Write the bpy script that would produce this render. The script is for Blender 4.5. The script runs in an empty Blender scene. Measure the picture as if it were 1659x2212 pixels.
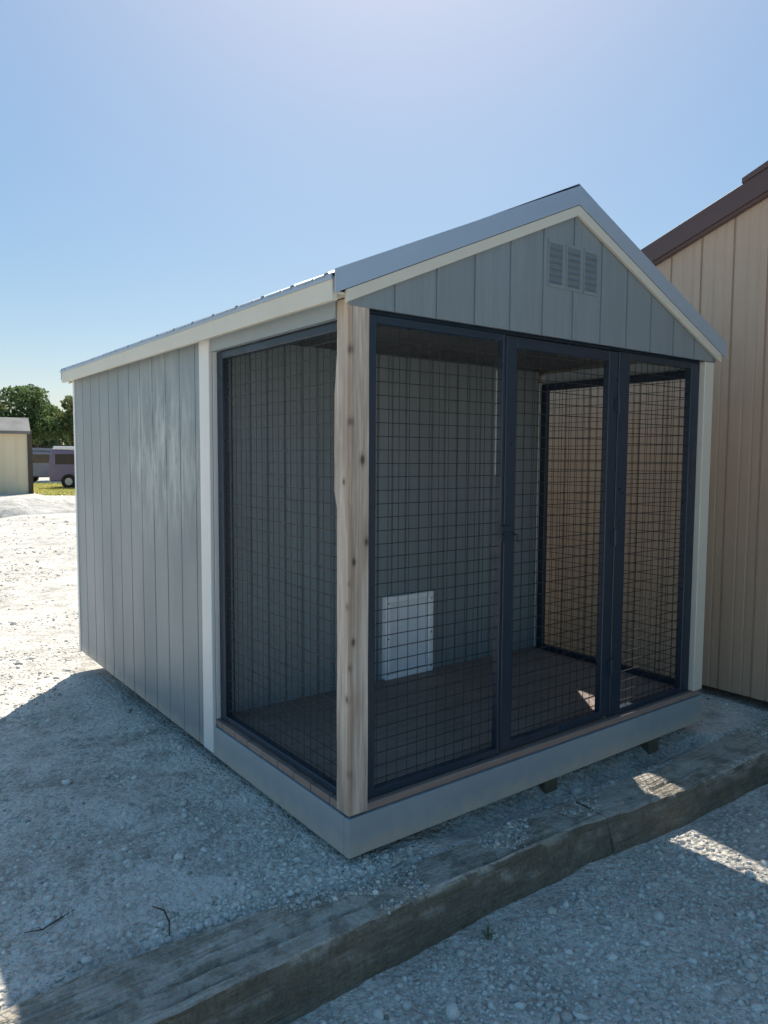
import bpy, bmesh, math, random
import numpy as np
from mathutils import Vector, Matrix
random.seed(7); rng = np.random.default_rng(7)
S = bpy.context.scene
COL = S.collection
R = math.radians

# ------------------------------------------------------------------ camera
CAM = Vector((-1.4818, -2.1619, 1.4869))
yaw, pitch, roll = R(52.854), R(-4.214), R(0.303)
fw = Vector((math.cos(pitch)*math.cos(yaw), math.cos(pitch)*math.sin(yaw), math.sin(pitch)))
rt = Vector((math.sin(yaw), -math.cos(yaw), 0)); up = rt.cross(fw)
r2 = math.cos(roll)*rt + math.sin(roll)*up; u2 = -math.sin(roll)*rt + math.cos(roll)*up
cd = bpy.data.cameras.new('camera'); cam = bpy.data.objects.new('camera', cd); COL.objects.link(cam)
cam.matrix_world = Matrix(((r2.x, u2.x, -fw.x, CAM.x), (r2.y, u2.y, -fw.y, CAM.y), (r2.z, u2.z, -fw.z, CAM.z), (0, 0, 0, 1)))
cd.sensor_fit = 'VERTICAL'; cd.sensor_height = 24; cd.lens = 24*1584.35/2212
cd.clip_start = 0.02; cd.clip_end = 3000
S.camera = cam
# ------------------------------------------------------------------ sky and sun
SUN_H = Vector((0.612, 0.791)).normalized(); SUN_EL = math.atan(1.25)
W = bpy.data.worlds.new('World'); S.world = W; W.use_nodes = True
nt = W.node_tree; nt.nodes.clear()
sky = nt.nodes.new('ShaderNodeTexSky'); sky.sky_type = 'NISHITA'; sky.sun_disc = False
sky.sun_elevation = SUN_EL; sky.sun_rotation = math.atan2(SUN_H.x, SUN_H.y)
sky.air_density = 1.0; sky.dust_density = 1.1; sky.ozone_density = 1.5; sky.altitude = 100
bg = nt.nodes.new('ShaderNodeBackground'); bg.inputs['Strength'].default_value = 0.086
wo = nt.nodes.new('ShaderNodeOutputWorld')
gm = nt.nodes.new('ShaderNodeGamma'); gm.inputs['Gamma'].default_value = 0.52      # the phone's flattened contrast, same over the whole sky
hs_ = nt.nodes.new('ShaderNodeHueSaturation'); hs_.inputs['Saturation'].default_value = 1.95; hs_.inputs['Hue'].default_value = 0.494
nt.links.new(sky.outputs[0], gm.inputs[0]); nt.links.new(gm.outputs[0], hs_.inputs['Color']); nt.links.new(hs_.outputs[0], bg.inputs[0]); nt.links.new(bg.outputs[0], wo.inputs[0])
sl = bpy.data.lights.new('sun', 'SUN'); sl.energy = 2.0; sl.angle = R(0.5); sl.color = (1.0, 0.95, 0.86)
so = bpy.data.objects.new('sun', sl); COL.objects.link(so)
sd = Vector((SUN_H.x*math.cos(SUN_EL), SUN_H.y*math.cos(SUN_EL), math.sin(SUN_EL)))
so.rotation_euler = sd.to_track_quat('Z', 'Y').to_euler(); so.location = sd*30
S.view_settings.view_transform = 'Standard'; S.view_settings.look = 'None'
S.view_settings.gamma = 1; S.view_settings.use_curve_mapping = False
S.view_settings.exposure = 1.76

# ------------------------------------------------------------------ helpers
def link(name, me, mat=None, parent=None, loc=None):
    o = bpy.data.objects.new(name, me); COL.objects.link(o)
    if mat is not None and me is not None and len(me.materials) == 0: me.materials.append(mat)
    if parent is not None: o.parent = parent
    if loc is not None: o.location = loc
    return o
def tag(o, label=None, cat=None, group=None, kind=None):
    if label: o['label'] = label
    if cat: o['category'] = cat
    if group: o['group'] = group
    if kind: o['kind'] = kind
    return o
def thing(name, label, cat, loc=(0, 0, 0), rz=0, group=None):
    o = bpy.data.objects.new(name, None); COL.objects.link(o); o.location = loc; o.rotation_euler = (0, 0, rz)
    o.empty_display_size = 0.2
    return tag(o, label, cat, group)
def bm_box(bm, x0, x1, y0, y1, z0, z1):
    v = [bm.verts.new(p) for p in ((x0,y0,z0),(x1,y0,z0),(x1,y1,z0),(x0,y1,z0),(x0,y0,z1),(x1,y0,z1),(x1,y1,z1),(x0,y1,z1))]
    for f in ((3,2,1,0),(4,5,6,7),(0,1,5,4),(1,2,6,5),(2,3,7,6),(3,0,4,7)): bm.faces.new([v[i] for i in f])
def to_mesh(name, bm, bevel=0.0, seg=1, smooth=False):
    if bevel > 0:
        bmesh.ops.bevel(bm, geom=list(bm.edges), offset=bevel, segments=seg, affect='EDGES', clamp_overlap=True)
    bmesh.ops.recalc_face_normals(bm, faces=bm.faces)
    me = bpy.data.meshes.new(name); bm.to_mesh(me); bm.free()
    if smooth: me.shade_smooth()
    return me
def box(name, x0, x1, y0, y1, z0, z1, mat, parent=None, bevel=0.002):
    """box whose object origin is its lower corner"""
    bm = bmesh.new(); bm_box(bm, 0, x1-x0, 0, y1-y0, 0, z1-z0)
    return link(name, to_mesh(name, bm, bevel), mat, parent, (x0, y0, z0))
def boxes(name, lst, mat, parent=None, bevel=0.0):
    bm = bmesh.new()
    for b in lst: bm_box(bm, *b)
    return link(name, to_mesh(name, bm, bevel), mat, parent)
def prism(name, poly, axis, a0, a1, mat, parent=None, bevel=0.0015):
    """poly in the other two axes, extruded along axis"""
    bm = bmesh.new()
    def P(p, a): return (a, p[0], p[1]) if axis == 'x' else ((p[0], a, p[1]) if axis == 'y' else (p[0], p[1], a))
    A = [bm.verts.new(P(p, a0)) for p in poly]; B = [bm.verts.new(P(p, a1)) for p in poly]
    bm.faces.new(A); bm.faces.new(B[::-1])
    n = len(poly)
    for i in range(n): bm.faces.new((A[i], B[i], B[(i+1) % n], A[(i+1) % n]))
    return link(name, to_mesh(name, bm, bevel), mat, parent)
def tube(bm, pts, rad, n=6):
    rings = []
    for i, p in enumerate(pts):
        p = Vector(p); a = Vector(pts[max(i-1, 0)]); b = Vector(pts[min(i+1, len(pts)-1)])
        d = (b-a).normalized(); s = d.cross(Vector((0, 0, 1)))
        if s.length < 0.1: s = d.cross(Vector((1, 0, 0)))
        s.normalize(); t = d.cross(s); r = rad[i] if isinstance(rad, (list, tuple)) else rad
        rings.append([bm.verts.new(p + (s*math.cos(k*2*math.pi/n) + t*math.sin(k*2*math.pi/n))*r) for k in range(n)])
    for a, b in zip(rings, rings[1:]):
        for k in range(n): bm.faces.new((a[k], a[(k+1) % n], b[(k+1) % n], b[k]))
    bm.faces.new(rings[0][::-1]); bm.faces.new(rings[-1])
# numpy value noise
def vn(x, y, seed=0):
    xi = np.floor(x).astype(np.int64); yi = np.floor(y).astype(np.int64); xf = x-xi; yf = y-yi
    def h(a, b):
        n = (a*374761393 + b*668265263 + seed*2147483647) & 0xffffffff
        n = ((n ^ (n >> 13))*1274126177) & 0xffffffff
        return ((n ^ (n >> 16)) & 0xffff)/65535.0
    u = xf*xf*(3-2*xf); v = yf*yf*(3-2*yf)
    return (h(xi, yi)*(1-u)+h(xi+1, yi)*u)*(1-v) + (h(xi, yi+1)*(1-u)+h(xi+1, yi+1)*u)*v
def fbm(x, y, s, o=4, seed=0):
    t = 0; a = 0.5
    for k in range(o): t = t + a*(vn(x/s*(2**k)+k*13.7, y/s*(2**k)-k*7.1, seed+k)-0.5); a *= 0.5
    return t
def sstep(v, a, b):
    t = np.clip((v-a)/(b-a), 0, 1); return t*t*(3-2*t)

# ------------------------------------------------------------------ materials
class M:
    def __init__(s, name, rough=0.6, metal=0.0, spec=0.5):
        s.m = bpy.data.materials.new(name); s.m.use_nodes = True; s.t = s.m.node_tree; s.n = s.t.nodes
        s.b = s.n['Principled BSDF']; s.b.inputs['Roughness'].default_value = rough
        s.b.inputs['Metallic'].default_value = metal; s.b.inputs['Specular IOR Level'].default_value = spec
        tc = s.n.new('ShaderNodeTexCoord'); oi = s.n.new('ShaderNodeObjectInfo')
        mul = s.n.new('ShaderNodeVectorMath'); mul.operation = 'SCALE'; mul.inputs[0].default_value = (37.1, 17.3, 23.9)
        s.l(oi.outputs['Random'], mul.inputs['Scale'])
        add = s.n.new('ShaderNodeVectorMath'); add.operation = 'ADD'
        s.l(tc.outputs['Object'], add.inputs[0]); s.l(mul.outputs[0], add.inputs[1])
        s.co = add.outputs[0]; s.rand = oi.outputs['Random']; s.obj = tc.outputs['Object']
        geo = s.n.new('ShaderNodeNewGeometry'); s.pos = geo.outputs['Position']
    def l(s, a, b): s.t.links.new(a, b)
    def mapv(s, co, sc):
        n = s.n.new('ShaderNodeMapping'); n.inputs['Scale'].default_value = sc; s.l(co, n.inputs[0]); return n.outputs[0]
    def noise(s, co, scale, detail=4, rough=0.55, dist=0):
        n = s.n.new('ShaderNodeTexNoise'); n.inputs['Scale'].default_value = scale; n.inputs['Detail'].default_value = detail
        n.inputs['Roughness'].default_value = rough; n.inputs['Distortion'].default_value = dist; s.l(co, n.inputs['Vector']); return n.outputs['Fac']
    def vor(s, co, scale, out='Distance', feature='F1'):
        n = s.n.new('ShaderNodeTexVoronoi'); n.feature = feature; n.inputs['Scale'].default_value = scale; s.l(co, n.inputs['Vector']); return n.outputs[out]
    def ramp(s, fac, stops):
        n = s.n.new('ShaderNodeValToRGB'); e = n.color_ramp.elements
        while len(e) < len(stops): e.new(0.5)
        for el, (p, c) in zip(e, stops):
            el.position = p; el.color = (c, c, c, 1) if isinstance(c, (int, float)) else (*c, 1)
        s.l(fac, n.inputs[0]); return n.outputs[0]
    def mix(s, fac, a, b, mode='MIX'):
        n = s.n.new('ShaderNodeMix'); n.data_type = 'RGBA'; n.blend_type = mode
        for v, i in ((fac, 0), (a, 6), (b, 7)):
            if hasattr(v, 'links') or hasattr(v, 'is_output'): s.l(v, n.inputs[i])
            elif i == 0: n.inputs[0].default_value = v
            else: n.inputs[i].default_value = (*v, 1) if not isinstance(v, (int, float)) else (v, v, v, 1)
        return n.outputs[2]
    def math(s, op, a, b=None):
        n = s.n.new('ShaderNodeMath'); n.operation = op
        for v, i in ((a, 0), (b, 1)):
            if v is None: continue
            if hasattr(v, 'is_output'): s.l(v, n.inputs[i])
            else: n.inputs[i].default_value = v
        return n.outputs[0]
    def color(s, v):
        if hasattr(v, 'is_output'): s.l(v, s.b.inputs['Base Color'])
        else: s.b.inputs['Base Color'].default_value = (*v, 1)
    def rough(s, v): s.l(v, s.b.inputs['Roughness'])
    def bump(s, h, dist=0.002, strength=1.0):
        n = s.n.new('ShaderNodeBump'); n.inputs['Distance'].default_value = dist; n.inputs['Strength'].default_value = strength
        s.l(h, n.inputs['Height']); s.l(n.outputs[0], s.b.inputs['Normal'])

def painted_siding(name, base, dirt, rough=0.42, var=0.12, spec=0.5, bv=0.04):
    m = M(name, rough, spec=spec)
    g = m.noise(m.mapv(m.co, (60, 60, 2.2)), 1.0, 5, 0.65, 0.6)          # embossed grain running up the board
    blot = m.noise(m.mapv(m.pos, (1, 1, 0.55)), 2.3, 4)
    dz = m.noise(m.mapv(m.pos, (14, 14, 1.2)), 1.0, 4)
    c = m.mix(m.ramp(g, [(0.3, 0.0), (0.75, 1.0)]), tuple(v*(1-var) for v in base), tuple(v*(1+var) for v in base))
    c = m.mix(m.ramp(blot, [(0.35, 0.0), (0.75, 0.35)]), c, dirt)
    c = m.mix(m.ramp(dz, [(0.55, 0.0), (0.8, 0.3)]), c, dirt)
    hs = m.n.new('ShaderNodeHueSaturation'); m.l(c, hs.inputs['Color'])
    m.l(m.math('ADD', m.math('MULTIPLY', m.rand, bv), 1-bv/2), hs.inputs['Value']); m.color(hs.outputs[0])
    m.rough(m.ramp(m.math('ADD', m.math('MULTIPLY', g, 0.5), m.math('MULTIPLY', blot, 0.5)), [(0.3, rough-0.1), (0.7, rough+0.15)]))
    m.bump(g, 0.0022, 0.9)
    return m.m
def plain(name, base, rough=0.5, metal=0, spec=0.5, var=0.1, bump=0.0006, scale=30):
    m = M(name, rough, metal, spec)
    n1 = m.noise(m.co, scale, 5); n2 = m.noise(m.co, scale/8, 3)
    c = m.mix(n1, tuple(v*(1-var) for v in base), tuple(v*(1+var) for v in base))
    c = m.mix(m.ramp(n2, [(0.45, 0.0), (0.8, 0.4)]), c, tuple(v*(1-2.2*var) for v in base))
    m.color(c); m.rough(m.ramp(n2, [(0.3, max(rough-0.08, 0.05)), (0.7, min(rough+0.12, 1))])); m.bump(n1, bump)
    return m.m
GREY = painted_siding('painted_grey_siding', (0.222, 0.265, 0.285), (0.18, 0.20, 0.205))
def painted_sheen():  # pale streaky patch: reflected sheen painted into the left wall's siding colour
    m0 = GREY.copy(); m0.name = 'painted_grey_siding_sheen'; t = m0.node_tree; b = t.nodes['Principled BSDF']; src = b.inputs['Base Color'].links[0].from_socket
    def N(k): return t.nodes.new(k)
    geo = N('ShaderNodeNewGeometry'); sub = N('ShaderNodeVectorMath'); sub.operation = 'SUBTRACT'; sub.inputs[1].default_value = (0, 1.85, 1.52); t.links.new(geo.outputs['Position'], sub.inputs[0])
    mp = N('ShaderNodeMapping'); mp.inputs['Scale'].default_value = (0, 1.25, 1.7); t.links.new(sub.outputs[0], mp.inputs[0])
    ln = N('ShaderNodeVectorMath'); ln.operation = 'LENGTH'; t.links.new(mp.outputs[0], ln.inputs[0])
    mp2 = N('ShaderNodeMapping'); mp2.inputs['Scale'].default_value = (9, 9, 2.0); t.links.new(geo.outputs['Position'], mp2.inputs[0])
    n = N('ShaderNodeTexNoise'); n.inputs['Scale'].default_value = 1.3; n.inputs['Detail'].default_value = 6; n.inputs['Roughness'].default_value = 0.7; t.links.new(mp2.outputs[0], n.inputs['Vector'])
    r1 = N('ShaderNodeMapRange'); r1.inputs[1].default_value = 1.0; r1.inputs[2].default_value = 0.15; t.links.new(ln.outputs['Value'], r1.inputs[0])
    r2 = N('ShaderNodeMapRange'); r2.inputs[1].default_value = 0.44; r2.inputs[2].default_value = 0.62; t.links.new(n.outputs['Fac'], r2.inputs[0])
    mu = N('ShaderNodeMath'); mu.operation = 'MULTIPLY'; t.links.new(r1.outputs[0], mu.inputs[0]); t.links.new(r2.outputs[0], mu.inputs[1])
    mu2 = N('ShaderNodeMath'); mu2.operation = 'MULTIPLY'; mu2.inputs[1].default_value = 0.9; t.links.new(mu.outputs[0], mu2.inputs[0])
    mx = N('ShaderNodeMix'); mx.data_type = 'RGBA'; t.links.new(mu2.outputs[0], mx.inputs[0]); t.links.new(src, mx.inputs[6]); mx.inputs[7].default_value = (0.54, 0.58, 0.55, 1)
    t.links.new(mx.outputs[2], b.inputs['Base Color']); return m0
GREY_SHEEN = painted_sheen()
GREYS = plain('painted_grey_trim', (0.29, 0.34, 0.365), 0.5, var=0.11, bump=0.0008, scale=18)
TAN = painted_siding('painted_tan_siding', (0.47, 0.335, 0.235), (0.35, 0.25, 0.17), 0.55, 0.07)
LOUV = plain('dark_grey_louvre', (0.15, 0.18, 0.20), 0.5)
CREAM = plain('cream_painted_trim', (0.62, 0.59, 0.50), 0.45, var=0.06, bump=0.0006, scale=14)
WHITE = plain('white_painted_trim', (0.72, 0.72, 0.70), 0.42, var=0.05, bump=0.0005, scale=14)
BLACK = plain('black_powder_coated_steel', (0.012, 0.026, 0.046), 0.34, spec=0.5, var=0.04, bump=0.0002, scale=80)
WIREM = plain('black_coated_wire', (0.014, 0.015, 0.017), 0.55, var=0.1, bump=0.0001, scale=80)
METAL = plain('grey_blue_sheet_metal', (0.38, 0.46, 0.55), 0.34, 0.25, var=0.06, bump=0.0004, scale=6)
BROWNM = plain('dark_brown_sheet_metal', (0.105, 0.062, 0.055), 0.45, 0.1, var=0.12, bump=0.0004, scale=8)
VINYL = plain('white_vinyl', (0.90, 0.91, 0.92), 0.28, var=0.02, bump=0.0002, scale=20)
DARK = plain('dark_void_lining', (0.03, 0.032, 0.035), 0.8, var=0.1)
def splash(m0):
    t = m0.node_tree; b = t.nodes['Principled BSDF']; src = b.inputs['Base Color'].links[0].from_socket; N = t.nodes.new
    geo = N('ShaderNodeNewGeometry'); sp = N('ShaderNodeSeparateXYZ'); t.links.new(geo.outputs['Position'], sp.inputs[0])
    n = N('ShaderNodeTexNoise'); n.inputs['Scale'].default_value = 14; n.inputs['Detail'].default_value = 6; n.inputs['Roughness'].default_value = 0.7; t.links.new(geo.outputs['Position'], n.inputs['Vector'])
    a = N('ShaderNodeMath'); a.operation = 'MULTIPLY_ADD'; a.inputs[1].default_value = -0.16; t.links.new(n.outputs['Fac'], a.inputs[0]); t.links.new(sp.outputs['Z'], a.inputs[2])
    r_ = N('ShaderNodeMapRange'); r_.inputs[1].default_value = 0.0; r_.inputs[2].default_value = -0.07; r_.inputs[4].default_value = 0.8; t.links.new(a.outputs[0], r_.inputs[0])
    mx = N('ShaderNodeMix'); mx.data_type = 'RGBA'; t.links.new(r_.outputs[0], mx.inputs[0]); t.links.new(src, mx.inputs[6]); mx.inputs[7].default_value = (0.46, 0.42, 0.35, 1)
    t.links.new(mx.outputs[2], b.inputs['Base Color'])
for m_ in (GREYS, GREY, GREY_SHEEN): splash(m_)
TREAT = plain('treated_skid_timber', (0.16, 0.13, 0.09), 0.8, var=0.2, bump=0.002, scale=20)

def wood(name, base, dark, knots=True, rough=0.75, zax=2):
    m = M(name, rough, spec=0.3)
    sc = [42, 42, 42]; sc[zax] = 1.6
    g = m.noise(m.mapv(m.co, tuple(sc)), 1.0, 6, 0.6, 1.2)
    b = m.noise(m.mapv(m.pos, tuple(3.5 if i != zax else 1.6 for i in range(3))), 1.6, 4)
    c = m.mix(m.ramp(g, [(0.32, 0.0), (0.68, 1.0)]), tuple(v*0.78 for v in base), tuple(v*1.12 for v in base))
    c = m.mix(m.ramp(b, [(0.4, 0.0), (0.72, 0.55)]), c, dark)
    if knots:
        ks = [13, 13, 13]; ks[zax] = 6.5
        k = m.vor(m.mapv(m.co, tuple(ks)), 1.0)
        km = m.ramp(k, [(0.10, 1.0), (0.24, 0.0)])
        k2 = m.noise(m.mapv(m.co, (5, 5, 3)), 1.0, 2)
        km = m.math('MULTIPLY', km, m.ramp(k2, [(0.42, 0.0), (0.5, 1.0)]))
        c = m.mix(km, c, (0.07, 0.05, 0.04))
    m.color(c); m.bump(g, 0.002, 0.8); return m.m
def post_mat():
    m = M('rough_weathered_timber', 0.8, spec=0.25)
    g = m.noise(m.mapv(m.pos, (55, 55, 1.4)), 1.0, 6, 0.62, 1.5); b = m.noise(m.mapv(m.pos, (16, 16, 2.2)), 1.0, 4)
    c = m.mix(m.ramp(g, [(0.3, 0.0), (0.7, 1.0)]), (0.36, 0.29, 0.235), (0.70, 0.61, 0.52))
    c = m.mix(m.ramp(b, [(0.42, 0.0), (0.68, 0.7)]), c, (0.26, 0.195, 0.145))
    sp = m.n.new('ShaderNodeSeparateXYZ'); m.l(m.pos, sp.inputs[0])
    # brown heartwood streak wandering up the front edge
    wob = m.math('MULTIPLY', m.math('SUBTRACT', m.noise(m.mapv(m.pos, (0.01, 0.01, 2.5)), 1.0, 3), 0.5), 0.05)
    e = m.math('ABSOLUTE', m.math('ADD', m.math('SUBTRACT', sp.outputs['X'], sp.outputs['Y']), wob))
    c = m.mix(m.math('MULTIPLY', m.ramp(e, [(0.006, 0.75), (0.024, 0.0)]), m.ramp(g, [(0.25, 1.0), (0.7, 0.35)])), c, (0.27, 0.18, 0.115))
    for (kx, ky, kz, ks) in KNOTS:
        d = m.n.new('ShaderNodeVectorMath'); d.operation = 'SUBTRACT'; m.l(m.pos, d.inputs[0]); d.inputs[1].default_value = (kx, ky, kz)
        q = m.n.new('ShaderNodeVectorMath'); q.operation = 'LENGTH'; m.l(m.mapv(d.outputs[0], (1, 1, 0.6)), q.inputs[0])
        dd_ = m.math('ADD', q.outputs['Value'], m.math('MULTIPLY', m.math('SUBTRACT', g, 0.5), 0.012))
        c = m.mix(m.ramp(dd_, [(0.0, 0.95), (ks*0.55, 0.85), (ks, 0.25), (ks*1.9, 0.0)]), c, (0.075, 0.05, 0.035))
    m.color(c); m.bump(m.math('ADD', g, m.math('MULTIPLY', b, 0.6)), 0.004, 0.9); return m.m
KNOTS = [(0.012, 0.012, 1.87, .011), (0.012, 0.010, 1.615, .010), (0.060, 0.004, 1.48, .012), (0.004, 0.040, 1.40, .008), (0.080, 0.004, 1.18, .010), (0.024, 0.004, 1.11, .008),
         (0.010, 0.014, 1.03, .007), (0.009, 0.018, 0.945, .009), (0.022, 0.004, 0.815, .009), (0.012, 0.012, 0.72, .008), (0.008, 0.020, 0.60, .011), (0.012, 0.013, 0.32, .009)]
POST = post_mat()
FLOORM = wood('dark_stained_floorboards', (0.30, 0.225, 0.19), (0.20, 0.155, 0.135), False, 0.55, 0)
CEIL = wood('dark_grey_ceiling_board', (0.10, 0.105, 0.11), (0.07, 0.075, 0.08), False, 0.7, 1)
BARK = wood('tree_bark', (0.10, 0.08, 0.06), (0.05, 0.045, 0.035), False, 0.9)
TWIG = wood('dry_twig', (0.11, 0.085, 0.06), (0.06, 0.05, 0.04), False, 0.9)

def gravel(name, light, mid, darkc, seed):
    m = M(name, 0.95, spec=0.2)
    mp = m.n.new('ShaderNodeMapping'); mp.inputs['Location'].default_value = (seed, seed*0.7, 0); m.l(m.pos, mp.inputs[0]); p = mp.outputs[0]
    v1 = m.vor(p, 95); v1c = m.vor(p, 95, 'Color'); v2 = m.vor(p, 38); v2c = m.vor(p, 38, 'Color')
    sep = m.n.new('ShaderNodeSeparateColor'); m.l(v1c, sep.inputs[0]); sep2 = m.n.new('ShaderNodeSeparateColor'); m.l(v2c, sep2.inputs[0])
    big = m.noise(p, 0.9, 6, 0.6); medium = m.noise(p, 6, 5, 0.65); fine = m.noise(p, 60, 4, 0.7)
    c = m.mix(sep.outputs[0], mid, light)
    c = m.mix(m.ramp(sep2.outputs[1], [(0.80, 0.0), (0.86, 0.7)]), c, darkc)
    c = m.mix(m.ramp(medium, [(0.36, 0.75), (0.54, 0.0)]), c, tuple(v*0.8 for v in darkc))
    c = m.mix(m.ramp(big, [(0.42, 0.0), (0.66, 0.75)]), c, tuple(v*1.12 for v in light))
    c = m.mix(m.ramp(fine, [(0.36, 0.75), (0.52, 0.0)]), c, tuple(v*0.7 for v in darkc))
    c = m.mix(m.ramp(m.noise(p, 2.2, 5, 0.7), [(0.50, 0.0), (0.62, 0.55)]), c, tuple(v*1.15 for v in light))
    m.color(c)
    h = m.math('ADD', m.math('MULTIPLY', m.math('SUBTRACT', 1.0, v1), 0.35), m.math('ADD', m.math('MULTIPLY', m.math('SUBTRACT', 1.0, v2), 0.7), m.math('MULTIPLY', medium, 1.5)))
    m.bump(h, 0.016, 1.0); return m.m
YARD = gravel('pale_limestone_gravel', (0.74, 0.69, 0.61), (0.64, 0.595, 0.525), (0.40, 0.365, 0.315), 3.1)
def stonemat():
    m = M('loose_limestone_chips', 0.9, spec=0.25)
    a = m.n.new('ShaderNodeAttribute'); a.attribute_name = 'tone'
    n = m.noise(m.pos, 160, 3)
    c = m.ramp(a.outputs['Fac'], [(0.0, (0.25, 0.235, 0.21)), (0.3, (0.50, 0.465, 0.41)), (0.75, (0.68, 0.635, 0.56)), (1.0, (0.84, 0.80, 0.73))])
    c = m.mix(m.ramp(n, [(0.3, 0.4), (0.6, 0.0)]), c, (0.24, 0.225, 0.2)); m.color(c); m.bump(n, 0.001); return m.m
STONE = stonemat()
def concmat():
    m = M('old_stained_concrete', 0.92, spec=0.2)
    a = m.noise(m.pos, 3.2, 6, 0.65); b = m.noise(m.pos, 22, 5, 0.7); f = m.noise(m.pos, 130, 3)
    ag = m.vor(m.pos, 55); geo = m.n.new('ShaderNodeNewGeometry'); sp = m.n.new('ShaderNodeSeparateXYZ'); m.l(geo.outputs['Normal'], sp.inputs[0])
    c = m.mix(m.ramp(a, [(0.35, 0.0), (0.65, 1.0)]), (0.76, 0.70, 0.60), (0.60, 0.54, 0.45))
    c = m.mix(m.ramp(b, [(0.35, 0.55), (0.5, 0.0)]), c, (0.30, 0.27, 0.22))
    c = m.mix(m.ramp(ag, [(0.10, 0.5), (0.28, 0.0)]), c, (0.55, 0.5, 0.42))
    st = m.noise(m.mapv(m.pos, (3.0, 70, 70)), 1.0, 6, 0.65, 0.8)
    c = m.mix(m.ramp(m.noise(m.mapv(m.pos, (2.2, 120, 120)), 1.0, 4, 0.7, 0.4), [(0.33, 0.8), (0.42, 0.0)]), c, (0.10, 0.08, 0.06))
    c = m.mix(m.ramp(st, [(0.42, 0.0), (0.6, 0.75)]), c, (0.46, 0.37, 0.27))
    side = m.ramp(sp.outputs['Z'], [(0.3, 0.72), (0.72, 0.0)])           # steep sides mixed towards dark brown
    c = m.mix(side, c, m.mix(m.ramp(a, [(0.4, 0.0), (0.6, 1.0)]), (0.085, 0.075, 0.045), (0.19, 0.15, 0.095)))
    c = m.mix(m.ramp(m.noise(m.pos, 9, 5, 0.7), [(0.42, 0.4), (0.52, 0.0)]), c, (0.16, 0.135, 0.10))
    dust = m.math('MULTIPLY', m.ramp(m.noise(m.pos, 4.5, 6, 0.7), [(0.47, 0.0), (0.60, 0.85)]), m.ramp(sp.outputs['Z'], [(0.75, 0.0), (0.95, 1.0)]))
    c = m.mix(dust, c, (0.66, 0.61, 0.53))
    m.color(c)
    m.bump(m.math('ADD', m.math('ADD', m.math('ADD', b, m.math('MULTIPLY', st, 0.8)), m.math('MULTIPLY', f, 0.4)), m.math('MULTIPLY', m.math('SUBTRACT', 1.0, ag), 0.6)), 0.022, 1.0); return m.m
CONC = concmat()
def leafmat(name, a, b):
    m = M(name, 0.6, spec=0.3); at = m.n.new('ShaderNodeAttribute'); at.attribute_name = 'tone'
    m.color(m.ramp(at.outputs['Fac'], [(0.0, a), (1.0, b)]))
    m.b.inputs['Transmission Weight'].default_value = 0.0
    tr = m.n.new('ShaderNodeBsdfTranslucent'); tr.inputs[0].default_value = (*[v*1.3 for v in b], 1)
    mx = m.n.new('ShaderNodeMixShader'); mx.inputs[0].default_value = 0.3
    out = m.n['Material Output']; m.l(m.b.outputs[0], mx.inputs[1]); m.l(tr.outputs[0], mx.inputs[2]); m.l(mx.outputs[0], out.inputs[0]); return m.m
LEAF = [leafmat('foliage_green', (0.05, 0.085, 0.03), (0.16, 0.23, 0.08)), leafmat('foliage_olive', (0.07, 0.09, 0.035), (0.20, 0.23, 0.09)), leafmat('foliage_deep', (0.04, 0.075, 0.045), (0.11, 0.17, 0.08))]
GRASS = leafmat('dry_grass_green', (0.36, 0.37, 0.09), (0.60, 0.56, 0.20))

# ------------------------------------------------------------------ ground
def kerb_c(x):                               # centre line of the kerb (front face about 0.1 further out)
    return -0.305 - 0.055*sstep(x, 0.9, 1.9)
def gh(x, y):
    x = np.asarray(x, float); y = np.asarray(y, float)
    c = kerb_c(x)
    upper = -0.035 - 0.10*sstep(y, 0.6, 3.6)*(1-sstep(x, 1.5, 2.6)) - 0.03*sstep(x, 0.8, 2.0)*(1-sstep(y, -0.3, 0.6)*0.3)
    upper = upper + 0.03*sstep(y, 8, 24)
    upper = upper - 0.07*np.exp(-((y-0.01)/0.09)**2)*sstep(x, 0.3, 0.7)*(1-sstep(x, 2.25, 2.45))      # scour in front of the skirt
    kbk = -0.10 + 0.13*(1-sstep(x, -0.55, 0.1))
    upper = upper - 0.04*(1-sstep(y, kbk-0.05, kbk+0.03))
    low = -0.195 + 0*x
    k = sstep(y, c+0.03, c+0.10)
    z = low*(1-k) + upper*k
    near = 1/(1+0.02*(np.hypot(x, y))**1.2)
    z = z + 0.035*fbm(x, y, 1.1, 4, 3)*near + 0.016*fbm(x, y, 0.16, 3, 9)*(np.hypot(x, y) < 14)
    z = z + 0.11*np.exp(-(((x+2.2)/2.6)**2+((y-13.0)/0.9)**2)) + 0.08*np.exp(-(((x-0.4)/1.6)**2+((y-11.2)/0.5)**2))
    z = z + 0.4*fbm(x, y, 40, 2, 5)*sstep(np.hypot(x, y), 45, 140)
    return z
def axis(a, b, step, far):
    t = list(np.arange(a, b, step)); s = step; v = b
    while v < far: t.append(v); s *= 1.09; v += s
    t.append(far); s = step; v = a; pre = []
    while v > -far: s *= 1.09; v -= s; pre.append(v)
    return np.array(pre[::-1]+t)
gx = axis(-2.6, 4.6, 0.022, 900.); gy = axis(-2.4, 5.0, 0.022, 900.)
X, Y = np.meshgrid(gx, gy); Z = gh(X, Y)
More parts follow.
